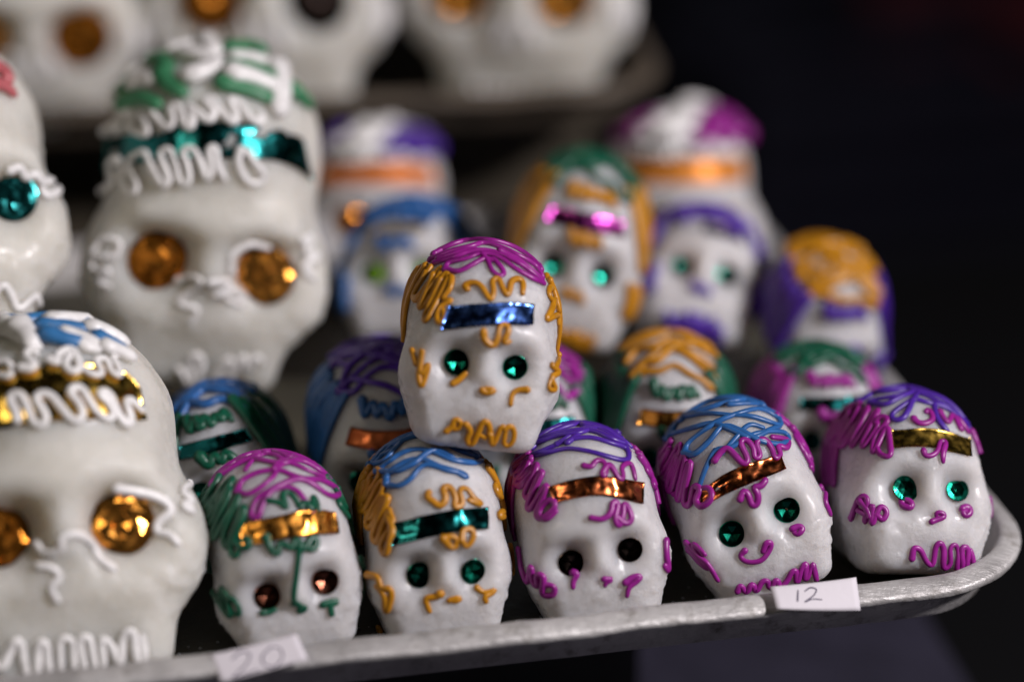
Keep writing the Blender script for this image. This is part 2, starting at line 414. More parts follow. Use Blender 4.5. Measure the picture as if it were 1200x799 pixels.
    def blob(s, name, col, pts, r, tf=None, flat=.7):
        """fat piped petals"""
        return s.strokes(name, col, pts, r, tf, flat=flat, lift=.45, each=True)
def sph(az, el):
    a, e = R(az), R(el); return (math.sin(a)*math.cos(e), -math.cos(a)*math.cos(e), math.sin(e))
def zig(az0, az1, el0, el1, n, jit=0, seed=0):
    rnd = random.Random(seed); L = []
    for i in range(n+1):
        t = i/n; a = az0+(az1-az0)*t; L.append(sph(a+rnd.uniform(-1, 1)*jit, (el0 if i % 2 else el1)+rnd.uniform(-1, 1)*jit))
    return L
def crown(seed, n=5, w=.42, y0=-.30, y1=.5):
    """loose lattice of icing across the top of the head"""
    rnd = random.Random(seed); out = []
    for k in range(n):
        y = y0+(y1-y0)*k/(n-1); sgn = 1 if k % 2 else -1
        out.append([(x*sgn, y+rnd.uniform(-.09, .09)+.10*math.sin(x*5+k), .72) for x in np.linspace(-w, w, 7)])
    out.append([(x, y0+(y1-y0)*(x+w)/(2*w)*.6+.05, .72) for x in np.linspace(-w, w, 6)])
    out.append([(-x, y0+(y1-y0)*(x+w)/(2*w)*.6+.02, .72) for x in np.linspace(-w, w, 6)])
    return out
def rear_hair(s, top, side, r=.0012):
    s.lstrokes('crown_icing', top, crown(s.seed, 4, .42, .12, .62), r)
    for q in (-1, 1): s.lstrokes('temple_icing', side, [zig(q*88, q*150, 5, 50, 11, 3, s.seed)], r)
# ------------------------------------------------------------ trays, table, ground
def tray_mesh(u0, u1, v0, v1, rad, prof, yaw, z0, floor_n=1):
    """profile (outward offset, height) swept round a rounded rectangle; the outline is the bottom edge of the inside wall"""
    P = []
    for cx, cy, a0 in ((u1-rad, v1-rad, 0), (u0+rad, v1-rad, 90), (u0+rad, v0+rad, 180), (u1-rad, v0+rad, 270)):
        for k in range(13):
            a = R(a0+90*k/12); P.append((cx+rad*math.cos(a), cy+rad*math.sin(a), math.cos(a), math.sin(a)))
    # denser straight runs
    Q = []
    for i in range(len(P)):
        a, b = np.array(P[i]), np.array(P[(i+1) % len(P)]); n = max(1, int(np.linalg.norm(b[:2]-a[:2])/.006))
        for k in range(n): Q.append(a+(b-a)*k/n)
    Q = np.array(Q); n = len(Q); V = []; F = []
    cs, sn = math.cos(yaw), math.sin(yaw)
    for j, (o, h) in enumerate(prof):
        X = Q[:, :2]+Q[:, 2:]*o; s = np.arange(n)
        w = vnoise(np.stack([X[:, 0]*40, X[:, 1]*40, X[:, 0]*0+3], 1))*.0006+vnoise(np.stack([X[:, 0]*150, X[:, 1]*150, X[:, 0]*0+j*.6], 1))*.00045
        lift = w if 0 < j < len(prof)-1 else w*0
        for k in range(n): V.append((X[k, 0]*cs-X[k, 1]*sn, X[k, 0]*sn+X[k, 1]*cs, z0+h+lift[k]))
    m = len(prof)
    for j in range(m-1):
        for k in range(n): F.append([j*n+k, j*n+(k+1) % n, (j+1)*n+(k+1) % n, (j+1)*n+k][::-1])
    return V, F, n, m
def rim_profile(wall, bead):
    pr = [(0, 0), (.0015, .0006), (.004, wall*.35), (.0065, wall*.8)]
    pr += [(.0078, wall+.0006), (.0088, wall+.0013), (.0105, wall+.0013), (.0128, wall+.0006), (.0146, wall-.0006)]
    cx, cz = .0142, wall-.0006-bead                                # thin rolled edge
    for k in range(1, 11):
        a = R(80-210*k/10); pr.append((cx+bead*math.cos(a), cz+bead*math.sin(a)))
    pr += [(.0085, wall*.82), (.0062, wall*.35), (.0035, -.0025), (.0015, -.0042)]
    return pr
m, t, b = mat('tray_metal'); co = coords(t)
n1 = noise(t, 26, 6, .65, co); n2 = noise(t, 120, 5, .7, co)
c1 = ramp(t, n1, [(.25, (.22, .21, .205)), (.5, (.52, .51, .505)), (.75, (.72, .71, .70))])
c2 = ramp(t, n2, [(.30, (.40, .37, .33)), (.46, (1, 1, 1))])
mx = nd(t, 'ShaderNodeMix', data_type='RGBA', blend_type='MULTIPLY'); mx.inputs[0].default_value = .8
t.links.new(c1, mx.inputs[6]); t.links.new(c2, mx.inputs[7]); t.links.new(mx.outputs[2], b.inputs['Base Color'])
b.inputs['Metallic'].default_value = .35
t.links.new(ramp(t, n2, [(.3, (.62,)*3), (.7, (.36,)*3)]), b.inputs['Roughness'])
mp = nd(t, 'ShaderNodeMapping'); mp.inputs['Scale'].default_value = (1, 6, 3); mp.inputs['Rotation'].default_value = (0, 0, R(-11)); t.links.new(co, mp.inputs[0])
p = bump(t, b, noise(t, 90, 5, .6, mp.outputs[0]), .0014, .5); bump(t, b, noise(t, 420, 3, .6, co), .0006, .4, p)
TRAY = m
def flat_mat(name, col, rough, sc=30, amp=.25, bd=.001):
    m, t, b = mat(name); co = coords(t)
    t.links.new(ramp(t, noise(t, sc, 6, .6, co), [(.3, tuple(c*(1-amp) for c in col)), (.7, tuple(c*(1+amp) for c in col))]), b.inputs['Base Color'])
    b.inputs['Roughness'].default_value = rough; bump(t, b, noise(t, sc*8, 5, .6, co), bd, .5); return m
YAW = R(12.1)
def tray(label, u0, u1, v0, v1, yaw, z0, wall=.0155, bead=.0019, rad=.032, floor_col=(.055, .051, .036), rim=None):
    V, F, n, m_ = tray_mesh(u0, u1, v0, v1, rad, rim_profile(wall, bead), yaw, z0)
    root = thing('metal_tray', (0, 0, z0-.0042), label, 'tray', 'metal trays of sugar skulls'); o0 = np.array([0, 0, z0-.0042])
    link_mesh('rim', V, F, rim or TRAY, root, True, o0)
    f = list(range(n)); q = [(m_-1)*n+k for k in range(n)]
    A = [V[i] for i in f]; B = [V[i] for i in q]
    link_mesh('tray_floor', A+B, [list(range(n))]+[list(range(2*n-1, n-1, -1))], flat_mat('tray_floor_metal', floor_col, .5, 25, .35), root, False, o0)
    return root
tray('grey rolled-rim metal tray holding the heap of small sugar skulls', -.40, .1565, -.0920, .264, YAW, 0.0)
def block(name, label, cat, u0, u1, v0, v1, z0, z1, yaw, m, bev=.004):
    bm = bmesh.new(); bmesh.ops.create_cube(bm, size=1)
    for v in bm.verts: v.co = Vector(((u0+u1)/2+v.co.x*(u1-u0), (v0+v1)/2+v.co.y*(v1-v0), v.co.z*(z1-z0)))
    bmesh.ops.bevel(bm, geom=bm.edges[:], offset=bev, segments=3, affect='EDGES')
    me = bpy.data.meshes.new(name); bm.to_mesh(me); bm.free(); me.materials.append(m)
    o = bpy.data.objects.new(name, me); COL.objects.link(o); o.rotation_euler.z = yaw; o.location.z = (z0+z1)/2
    if label: tag(o, label, cat)
    return o
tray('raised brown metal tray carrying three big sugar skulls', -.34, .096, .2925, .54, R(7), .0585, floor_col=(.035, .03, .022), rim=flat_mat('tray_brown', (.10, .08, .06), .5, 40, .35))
block('wooden_riser', 'dark wooden riser block under the rear tray', 'riser', -.29, .085, .352, .53, -.118, .0538, R(7), flat_mat('dark_wood', (.055, .045, .030), .6))
block('wooden_riser', 'dark block holding up the front tray', 'riser', -.36, .06, .03, .24, -.118, -.0045, YAW, flat_mat('dark_block', (.02, .02, .025), .7))
board = block('table_board', 'dark purple-grey board under the trays with a pale edge', 'table board', -.6, .204, -.5, .62, -.135, -.1185, R(9.3), flat_mat('board_cloth', (.030, .028, .046), .5), .003)
m = flat_mat('counter_cloth', (.003, .003, .004), .95, 12)
ct = block('counter', 'black cloth-covered counter under the board', 'counter', -1.2, .199, -.7, .8, -.93, -.136, R(9.3), m, .01)
g = link_mesh('ground', [(-8, -3, -.93), (8, -3, -.93), (8, 14, -.93), (-8, 14, -.93)], [[0, 1, 2, 3]], flat_mat('ground_paving', (.008, .008, .011), .9, 1.2, .6), None, False); g['kind'] = 'structure'
# sugar crumbs fallen on the tray
rnd = random.Random(5); parts = []; D0, F0 = ico(1)
for k in range(420):
    u = rnd.uniform(-.36, .155); v = rnd.choice([rnd.uniform(-.085, -.06), rnd.uniform(-.085, .03), rnd.uniform(-.02, .2)]); q = rnd.uniform(.0002, .0007)*(1.8 if k % 17 == 0 else 1)
    c = np.array([u*math.cos(YAW)-v*math.sin(YAW), u*math.sin(YAW)+v*math.cos(YAW), q*.4])
    parts.append((c+D0*q*np.array([1, rnd.uniform(.6, 1), .7])*(1+.25*vnoise(D0*2+k)[:, None]), F0.tolist()))
V, F = join(parts); cr = link_mesh('sugar_crumbs', V, F, SUGAR, None, False); cr['kind'] = 'stuff'; tag(cr, 'loose white sugar crumbs scattered over the tray floor', 'sugar crumbs')
# dim goods far behind the stall
def crate(loc, rz, col, label, w=.55, dp=.38, h=.30):
    root = thing('plastic_crate', loc, label, 'crate', 'crates on the ground behind the stall'); m = flat_mat('crate_'+label.split()[0], col, .5, 20)
    def bar(name, x, y, z, sx, sy, sz):
        c, s_ = math.cos(rz), math.sin(rz); V = []
        for i in (-1, 1):
            for j in (-1, 1):
                for k in (-1, 1):
                    a, b_ = x+i*sx/2, y+j*sy/2; V.append((a*c-b_*s_, a*s_+b_*c, z+k*sz/2))
        link_mesh(name, V, [[0, 1, 3, 2], [4, 6, 7, 5], [0, 4, 5, 1], [2, 3, 7, 6], [0, 2, 6, 4], [1, 5, 7, 3]], m, root, False)
    for z in (.04, .11, .18, .26):
        for y in (-dp/2, dp/2): bar('slat', 0, y, z, w, .012, .045)
        for x in (-w/2, w/2): bar('slat', x, 0, z, .012, dp-.014, .045)
    for x in (-w/2, w/2):
        for y in (-dp/2, dp/2): bar('corner_post', x, y, h/2, .03, .03, h)
    bar('crate_floor', 0, 0, .008, w-.03, dp-.03, .012)
for px, py, rz, col, lb in ((1005, 250, .3, (.012, .012, .026), 'navy slatted plastic crate on the dark ground'), (1215, 130, -.2, (.12, .012, .02), 'red slatted plastic crate on the dark ground'), (890, 30, .5, (.02, .022, .035), 'slate grey slatted plastic crate on the dark ground')):
    crate(on_z(px, py, -.93), rz, col, lb)
# ------------------------------------------------------------ price tags
mp_, t, b = mat('paper'); b.inputs['Base Color'].default_value = (.72, .69, .74, 1); b.inputs['Roughness'].default_value = .7
bump(t, b, noise(t, 500, 4), .0003, .3)
PAPER = mp_
mi, t, b = mat('pen_ink'); b.inputs['Base Color'].default_value = (.035, .02, .07, 1); b.inputs['Roughness'].default_value = .5
INK = mi
UDIR = np.array([math.cos(YAW), math.sin(YAW), 0]); VDIR = np.array([-math.sin(YAW), math.cos(YAW), 0])
def on_v(px, py, v):
    r = ray(px, py); return CAM+r*((v-CAM@VDIR)/(r@VDIR))
def price_tag(label, TL, TR, BR, BL, vt, vb, tf, digits, curl):
    c = [on_v(*TL, vt), on_v(*TR, vt), on_v(*BR, vb), on_v(*BL, vb)]
    nu, nv = 16, 8; V = []; F = []
    for i in range(nu):
        for j in range(nv):
            u, w = i/(nu-1), j/(nv-1)
            p = (c[0]*(1-u)+c[1]*u)*(1-w)+(c[3]*(1-u)+c[2]*u)*w
            V.append(p-VDIR*(curl*math.sin(math.pi*u)*.3+curl*w*w*(1-w)*2-curl*.8*(u-.5)**2))
    V = np.array(V); n = nu*nv; N = -VDIR*.9+np.array([0, 0, .4]); N /= np.linalg.norm(N)
    W = np.vstack([V, V-N*.00028])
    for i in range(nu-1):
        for j in range(nv-1):
            a = i*nv+j; q = [a, a+nv, a+nv+1, a+1]; F.append(q[::-1]); F.append([x+n for x in q])
    ring = [i*nv for i in range(nu)]+[(nu-1)*nv+j for j in range(1, nv)]+[i*nv+nv-1 for i in range(nu-2, -1, -1)]+[j for j in range(nv-2, 0, -1)]
    for a, d in zip(ring, ring[1:]+ring[:1]): F.append([a, d, d+n, a+n])
    o = W.mean(0); o[2] = W[:, 2].min()
    root = thing('price_tag', o, label, 'price tag', 'paper price tags on the tray rim')
    link_mesh('paper', W, F, PAPER, root, True, o)
    bv = BVHTree.FromPolygons([Vector(v) for v in W], F)
    for L in digits:
        parts = []
        Q = catmull([(p[0]/tf[2]+tf[0], p[1]/tf[2]+tf[1]) for p in L], 10); P = []; NN = []
        for q in Q:
            loc, nor, i, dd = bv.ray_cast(Vector(CAM), Vector(ray(*q)).normalized())
            if loc is None: loc, nor, i, dd = bv.find_nearest(Vector(on_v(*q, vb)))
            P.append(loc); NN.append(N)
        v, f = tube(np.array(P), np.array(NN), .00026, flat=.35, lift=.15, sides=6)
        link_mesh('handwritten_digit', v, f, INK, root, True, o)
price_tag('flat white paper tag with 12 written in dark pen below the tilted copper-banded skull', (903, 687.5), (1003.5, 676.4), (1008.6, 715.4), (910.5, 713.5), -.1035, -.1112, (840, 620, 3.333),
          [[(317, 238), (316, 258), (315, 280)], [(343, 242), (365, 228), (388, 235), (378, 258), (343, 284), (372, 273), (410, 274)]], .0012)
price_tag('slanting white paper tag with 20 in faint pen below the orange-banded skull', (245, 767.5), (347.5, 742.5), (361, 772), (258, 800), -.1030, -.1112, (100, 640, 2.0),
          [[(343, 264), (365, 247), (385, 252), (378, 275), (347, 306), (375, 299), (407, 289)], [(432, 238), (415, 258), (420, 277), (445, 281), (462, 260), (455, 238), (430, 236)]], .0008)
# ------------------------------------------------------------ front row (strokes traced in enlarged crops: x0, y0, scale)
def front(key, label, tf, top, topc, left, right, sidec, fore, foil_top, foil_bot, foilc, below, eyes, bits, extra=(), bandkw={}, r=.00110):
    s = Skull(key, label)
    s.strokes('crown_icing', topc, top, r, tf)
    for L in (left, right):
        if L: s.strokes('temple_icing', sidec, L, r*1.08, tf)
    b = s.band(foil_top, foil_bot, foilc, tf, **bandkw)
    if fore: s.strokes('forehead_icing', sidec, fore, r, tf)
    if below: s.strokes('brow_icing', sidec, below, r, tf, lift=.9)
    for e in eyes: s.sequin(*e[:3], tf=tf, **(e[3] if len(e) > 3 else {}))
    for name, L in bits: s.strokes(name, sidec, L, r, tf, lift=.75, each=(name != 'mouth_icing'))
    for name, c, L in extra: s.strokes(name, c, L, r, tf)
    rear_hair(s, topc, sidec)
    return s
front('M', 'sugar skull with magenta crown and shiny blue foil band perched on two others', (450, 270, 2.961),
 [[(165,108),(230,80),(300,62),(345,48),(400,62),(460,90),(520,125),(548,165)], [(175,118),(240,100),(320,75),(380,80),(450,110),(510,150),(552,188)],
  [(215,140),(225,118),(280,105),(340,85),(400,100),(450,135),(500,165),(550,188)], [(215,140),(260,145),(310,120),(350,100),(385,110)],
  [(340,85),(360,110),(375,145),(400,162),(415,150),(395,120),(375,100)], [(190,105),(250,85),(320,68)], [(400,80),(450,100),(500,135),(545,175)]], 'magenta',
 [[(165,130),(112,215),(122,232),(190,140),(200,150),(130,250),(140,265),(210,160),(220,165),(148,290),(158,305),(228,165),(232,200),(205,240),(238,245),(200,265),(185,300),(190,322),(210,310),(205,275)], [(150,150),(108,225),(125,240),(180,150)], [(175,160),(130,270)], [(200,175),(155,275)]],
 [[(560,160),(600,195),(605,240),(575,200),(570,230),(608,270),(590,240),(575,280),(560,310),(600,295),(608,325)], [(585,175),(608,230),(600,280)]], 'yellow',
 [[(290,208),(280,194),(310,185),(335,195),(355,225),(370,245),(380,215),(375,180),(395,170),(410,205),(425,230),(435,205),(440,180),(465,172),(480,190),(478,222)]],
 [(230,265),(330,258),(430,252),(515,258)], [(200,347),(310,336),(420,330),(512,334)], 'blue',
 [[(345,352),(348,378),(375,400),(392,375),(400,335),(420,328),(430,350),(418,372),(410,388),(432,384)]],
 [(252,457,47,dict(tilt=(.0,.05))), (452,472,45,dict(tilt=(.12,-.1),spin=.4))],
 [('cheek_icing', [[(240,530),(262,518),(287,494)], [(492,550),(458,552),(442,566),(436,602)]]), ('nose_icing', [[(340,548),(355,560),(384,550),(350,545)]]),
  ('cheek_icing', [[(105,415),(120,470),(140,410),(130,500),(160,460),(135,540),(125,480)]]), ('cheek_icing', [[(605,430),(590,470),(572,465),(600,490),(575,510),(590,550),(567,545),(580,500)]]),
  ('mouth_icing', [[(218,690),(240,672),(245,650),(266,655),(262,680),(242,686)], [(285,665),(300,690),(288,720),(305,738),(325,700),(340,660),(356,655),(367,690),(357,716),(330,705)], [(367,700),(375,738),(395,700),(405,672),(420,682),(415,737),(440,735),(450,700),(436,670),(416,686)]])],
 bandkw=dict(rough=.22))
front('S1', 'sugar skull with magenta crown, green temples and orange foil band', (220, 510, 3.073),
 [[(128,143),(170,115),(230,85),(280,62),(330,70),(370,85),(400,70),(440,85),(490,125),(535,165)], [(210,130),(225,105),(265,75),(310,75),(350,95),(400,80)], [(128,143),(200,100),(260,80)],
  [(180,205),(200,165),(260,135),(330,130),(370,145),(420,160),(480,165),(530,195),(535,220),(500,215),(450,180),(400,160),(340,180),(290,205),(250,230),(230,290),(255,295),(270,250),(300,205),(340,190),(390,200),(430,250),(448,275)],
  [(180,205),(220,215),(270,185),(310,150),(330,115),(390,95),(440,110),(500,150),(535,165)], [(310,130),(330,100),(370,105),(430,130),(500,160)]], 'magenta',
 [[(120,155),(60,260),(55,290),(150,165),(160,180),(75,310),(85,325),(155,200),(150,230),(100,350),(115,360),(185,220),(180,250),(140,350),(150,400),(200,265),(205,290),(160,410),(180,435),(200,380),(220,370),(225,400),(195,405),(175,380)], [(100,190),(55,275),(60,300),(130,190),(70,305)]],
 [[(530,160),(560,200),(590,260),(608,330),(575,280),(545,240),(540,250),(575,300),(600,360),(580,310),(555,265)], [(545,190),(585,270),(605,345)], [(612,445),(630,490),(640,540),(638,585)]], 'green',
 [[(285,235),(330,245),(355,265),(340,220),(360,205),(385,230),(405,265),(420,240),(445,270),(450,220),(465,245),(468,275)]],
 [(192,315),(320,290),(430,268),(525,278)], [(205,402),(300,384),(430,364),(540,357)], 'amber',
 [[(285,368),(300,410),(325,430),(330,392),(355,397),(375,410),(385,375),(405,390),(415,415),(440,372),(460,377),(455,408),(430,410)], [(400,400),(395,450),(386,520),(382,590),(400,600),(395,630),(425,615),(400,605),(375,600)]],
 [(285,577,50,dict(col='bronze',tilt=(-.05,.1))), (492,522,50,dict(col='bronze',tilt=(.05,.15)))],
 [('cheek_icing', [[(268,632),(295,632),(318,622)], [(480,605),(510,595),(540,595),(510,605),(515,640)]]),
  ('cheek_icing', [[(100,560),(115,600),(130,540),(135,620),(160,645),(150,580),(180,600),(190,640),(165,630),(140,560)], [(108,570),(125,610),(150,640)]])],
 bandkw=dict(rough=.24, amp=.0006))
front('S2', 'white sugar skull with blue crown, yellow temples and dark teal foil band', (400, 490, 3.073),
 [[(95,165),(130,130),(200,95),(270,70),(330,75),(400,105),(460,120),(500,135)], [(130,195),(160,170),(220,130),(280,115),(340,130),(400,155),(470,165),(505,155)], [(130,195),(200,195),(260,170),(310,130),(350,120),(400,145)],
  [(165,240),(170,205),(230,160),(290,150),(350,175),(410,195),(450,218),(430,200),(380,190),(300,170),(250,220),(210,245),(170,245)], [(110,150),(180,120),(240,75),(300,60),(350,80),(420,120),(480,140)], [(95,165),(150,160),(210,100)]], 'blue',
 [[(110,185),(60,240),(70,270),(130,190),(140,215),(75,310),(90,330),(150,230),(155,260),(100,360),(115,390),(165,290),(172,300),(125,410),(140,440),(175,330),(180,345),(190,380),(150,450),(165,490),(180,440),(190,400),(170,350)], [(100,200),(62,262),(80,300),(130,225)], [(130,250),(95,330),(110,360),(155,280)]],
 [[(545,160),(590,200),(600,230),(555,190),(560,220),(605,270),(590,275),(550,245),(560,280),(605,310),(605,340),(570,340),(562,355),(585,352)], [(630,450),(625,500),(628,560)]], 'yellow',
 [[(315,270),(308,285),(330,300),(355,318),(375,290),(365,255),(390,250),(410,290),(405,320),(435,310),(425,260),(450,255),(475,290),(500,312),(455,295)]],
 [(198,378),(290,352),(400,330),(520,322)], [(188,460),(290,435),(400,412),(525,401)], 'teal',
 [[(365,432),(395,465),(415,450),(405,425),(365,430)], [(430,440),(435,405),(465,400),(470,430),(445,458),(430,440)]],
 [(280,560,48,dict(col='darkgreen')), (468,548,47,dict(tilt=(.25,-.05),spin=.3))],
 [('cheek_icing', [[(105,560),(140,570),(150,610),(180,605),(185,640),(165,690),(160,630),(130,600)]]), ('cheek_icing', [[(355,622),(335,638),(305,640),(308,665),(318,690)], [(482,605),(505,622),(530,620),(552,612),(530,630),(510,635),(518,655)]]),
  ('nose_icing', [[(385,650),(410,640),(430,645),(405,655),(390,648)]]), ('jaw_icing', [[(70,775),(100,755),(120,770)]])],
 bandkw=dict(rough=.16))
front('S3', 'white sugar skull with purple crown, magenta temples and dark copper foil band', (590, 480, 3.196),
 [[(110,150),(150,110),(220,75),(300,55),(360,60),(420,85),(490,130)], [(115,175),(190,140),(260,115),(330,110),(400,130),(455,150),(465,185),(440,192),(390,180),(320,160),(240,150),(170,165),(118,175)],
  [(130,130),(200,105),(280,95),(350,75),(420,110),(460,150)], [(200,135),(260,95),(320,70),(380,90),(440,130),(470,160)], [(240,130),(300,80)]], 'purple',
 [[(110,190),(60,260),(75,290),(125,210),(125,235),(85,310),(100,330),(135,250),(150,240),(100,350),(110,370),(160,290),(165,300),(130,390),(150,405),(195,365),(185,340),(150,360),(140,395),(165,410),(200,380)], [(100,170),(45,215),(50,250),(100,190),(95,220),(55,270),(70,285),(115,230)], [(85,180),(40,235),(70,260),(110,210)]],
 [[(525,155),(560,190),(580,235),(530,215),(545,250),(590,290),(560,260),(555,285),(580,320),(575,360),(565,310)], [(600,490),(605,560),(610,600),(598,580)]], 'magenta',
 [[(300,215),(330,218),(345,195),(375,200),(380,245),(365,250),(385,215),(400,215),(430,262),(445,255),(440,220),(460,205),(475,210),(490,262)]],
 [(172,290),(260,262),(350,250),(430,258),(518,275)], [(200,350),(280,330),(360,323),(440,336),(520,356)], 'copper',
 [[(325,405),(370,410),(400,385),(405,350),(425,355),(415,410),(430,435),(445,390),(445,355),(460,365),(475,410),(450,425),(420,400)]],
 [(252,570,50,dict(col='dark')), (472,520,48,dict(col='dark'))],
 [('cheek_icing', [[(262,605),(280,608),(268,628),(262,640),(262,662)], [(450,640),(480,620),(510,620),(490,640),(465,660),(460,692)]]), ('nose_icing', [[(372,625),(405,628),(380,640),(378,655)]]),
  ('cheek_icing', [[(65,520),(75,590),(95,640),(110,580),(115,640),(135,655),(130,615),(155,620),(150,680),(185,690),(195,660),(165,650),(145,670)]])],
 bandkw=dict(rough=.2))
front('S4', 'tilted sugar skull with blue crown, magenta temples and slanting copper foil band', (770, 450, 3.073),
 [[(50,190),(90,130),(160,100),(240,75),(310,62),(370,65),(420,90),(440,140)], [(105,250),(115,215),(170,170),(240,130),(310,105),(370,95),(430,125),(442,150),(400,140),(330,120),(260,115),(180,110),(110,120)],
  [(105,250),(140,255),(190,210),(240,155),(300,170),(360,205),(430,220),(468,205),(455,180),(400,175),(330,190),(270,230),(215,240),(185,290),(165,340),(155,375)], [(60,180),(130,160),(200,145),(260,165),(340,195),(400,170),(440,155)], [(210,240),(230,255),(280,200),(330,150),(380,160)], [(260,80),(330,75),(390,85),(425,110)]], 'blue',
 [[(60,210),(20,270),(25,330),(80,225),(90,240),(50,350),(60,380),(100,260),(110,270),(80,390),(90,410),(120,290),(125,300),(105,420),(125,430),(140,370),(160,380),(145,420),(165,440),(200,410),(190,375),(160,380),(150,410)], [(50,225),(18,290),(35,340),(75,250)], [(85,270),(60,370),(75,395),(110,310)], [(55,240),(25,310),(45,350),(90,280)]],
 [[(450,115),(500,170),(540,230),(565,275),(520,230),(480,150),(510,220),(550,300),(530,260),(490,190)], [(470,130),(520,190),(560,265),(548,300)], [(480,165),(530,225),(565,285)], [(605,360),(600,420),(620,470)]], 'magenta',
 [[(210,280),(230,250),(255,235),(280,260),(310,290),(325,275),(300,215),(320,205),(345,235),(350,270),(370,260),(355,215),(385,205),(410,240),(420,270),(440,260),(430,225),(460,235),(465,205),(410,195)]],
 [(165,380),(250,322),(330,287),(435,255)], [(155,452),(225,410),(310,370),(462,309)], 'copper',
 [[(298,415),(310,385),(325,395),(340,435),(358,430),(360,395),(345,372),(370,370),(388,348)]],
 [(268,537,48,dict(col='green')), (465,450,48,dict(col='green'))],
 [('nose_icing', [[(318,595),(300,615),(320,635),(370,632),(395,605),(408,570),(390,565),(378,600)]]), ('cheek_icing', [[(480,520),(505,510),(522,520),(500,540),(485,525)]]),
  ('cheek_icing', [[(115,565),(150,610),(185,640),(222,700)], [(120,590),(160,640),(190,660),(150,610),(135,570),(175,610)]]),
  ('mouth_icing', [[(290,740),(300,715),(320,745),(340,710),(355,740),(375,705),(395,700),(405,730),(425,695),(440,725),(465,700),(480,670),(495,665),(500,710),(515,660),(530,640),(530,700),(550,660),(555,640),(570,700)]])],
 bandkw=dict(rough=.2, amp=.0006))
front('S5', 'white sugar skull with purple crown and gold foil band in the rounded tray corner', (950, 440, 3.196),
 [[(165,105),(220,75),(290,65),(350,55),(390,45),(440,60),(500,90),(550,120),(600,190)], [(225,110),(240,95),(300,85),(360,70),(400,65),(380,95),(340,120),(305,150),(310,170),(345,165),(370,125),(385,95),(430,105),(490,120),(540,150),(600,200)],
  [(225,110),(280,115),(330,90),(390,65)], [(460,115),(470,160),(490,190),(510,210)], [(400,70),(450,90),(520,130),(575,180)]], 'purple',
 [[(150,110),(90,210),(80,250),(170,120),(185,130),(120,250),(140,255),(210,130),(215,140),(165,240),(165,265),(245,140),(250,150),(200,250),(205,268),(255,190),(240,180),(270,160),(290,175),(250,220),(235,270),(240,290),(275,220),(290,200),(300,270),(295,305),(260,295),(250,260),(265,230)], [(140,130),(80,225),(70,255),(110,220),(160,140)], [(120,175),(75,250),(100,255),(150,190)], [(150,170),(105,255),(130,250),(175,180)]],
 [[(610,205),(640,240),(650,295),(625,235)], [(675,455),(685,500),(682,525)]], 'magenta',
 [[(385,165),(400,180),(430,182),(455,165),(440,130),(430,140)], [(480,140),(510,180),(530,150),(560,210),(545,160),(585,215)]],
 [(305,206),(380,202),(440,199),(520,215),(590,240)], [(312,276),(380,269),(450,271),(530,290),(598,306)], 'gold',
 [[(420,285),(425,303),(450,303),(472,285),(482,252),(500,256),(490,295),(492,325)]],
 [(350,427,50,dict(tilt=(.05,.1))), (543,430,45,dict(tilt=(.15,.12)))],
 [('cheek_icing', [[(345,460),(340,485),(375,495),(375,475),(350,465)], [(560,500),(580,490),(595,510),(575,525),(560,505),(578,508)]]), ('nose_icing', [[(448,545),(475,535),(500,525),(485,510),(465,512),(470,525)]]),
  ('cheek_icing', [[(160,530),(185,465),(215,460),(205,550),(235,480),(230,555),(260,490),(285,510),(270,540),(250,520),(215,520),(180,500)], [(190,470),(215,500),(225,530)]]),
  ('mouth_icing', [[(378,680),(385,640),(410,650),(430,690),(455,705),(465,640),(480,620),(495,650),(495,715),(520,700),(520,640),(540,630),(550,670),(545,720),(565,710),(560,640),(585,650),(580,720),(605,710),(595,650)]])],
 bandkw=dict(rough=.26, amp=.0002))
# ------------------------------------------------------------ the three big skulls on the left
BT = (0, 360, 4.994); BC = (0, 350, 1.78)
s = Skull('BIGB', 'big sugar skull with wide gold foil band and blue and white piped petals', 6, SUGAR_WARM)
s.band([(-60,440),(0,431),(40,426),(90,425),(135,430),(152,440),(163,456)], [(-60,516),(0,503),(40,496),(90,492),(135,491),(150,492),(169,494)], 'gold', rough=.2, amp=.0005, crinkle=1.6)
s.strokes('band_icing', 'white', [[(110,670),(95,610),(65,560),(90,520),(135,535),(165,600),(200,680),(240,700),(275,660),(240,590),(210,545),(245,515),(300,530),(350,590),(410,660),(455,675),(480,630),(450,560),(405,510),(430,480),(475,490),(520,560),(570,630),(630,665),(655,630),(620,560),(570,520),(600,500),(640,540),(680,640),(720,695),(750,680),(735,610),(720,570),(750,550),(790,590),(815,615)]], .00140, BT, lift=.9)
s.strokes('band_icing', 'white', [[(290,330),(340,350),(330,310),(370,270),(420,265),(450,320),(460,370),(430,400),(380,360),(410,290),(440,300),(480,370),(540,410),(590,405),(570,350),(550,330),(590,310),(620,330),(640,390),(690,420),(680,360),(650,310),(680,300)], [(130,380),(200,385),(200,350),(150,300),(190,270),(220,290)], [(-60,330),(0,340),(40,330),(80,380),(60,420),(0,410),(-50,430)]], .00150, BT, lift=.9)
s.blob('petal_icing', 'skyblue', [[(150,112),(230,85),(375,78)], [(250,130),(370,125),(515,150)], [(275,195),(360,215),(480,235)], [(505,120),(600,140)], [(570,200),(640,230),(705,262)], [(-30,10),(30,25),(90,62)]], .0030, BT)
s.blob('petal_icing', 'white', [[(300,108),(400,98),(500,108)], [(380,185),(470,195),(560,240)], [(530,150),(620,170),(708,225)], [(480,240),(520,270),(565,262)], [(610,262),(680,280),(745,312)], [(-40,100),(40,95),(120,118)], [(-40,165),(60,160),(140,200),(225,245)], [(120,150),(170,190),(190,240)], [(20,120),(80,150),(140,170)]], .0032, BT)
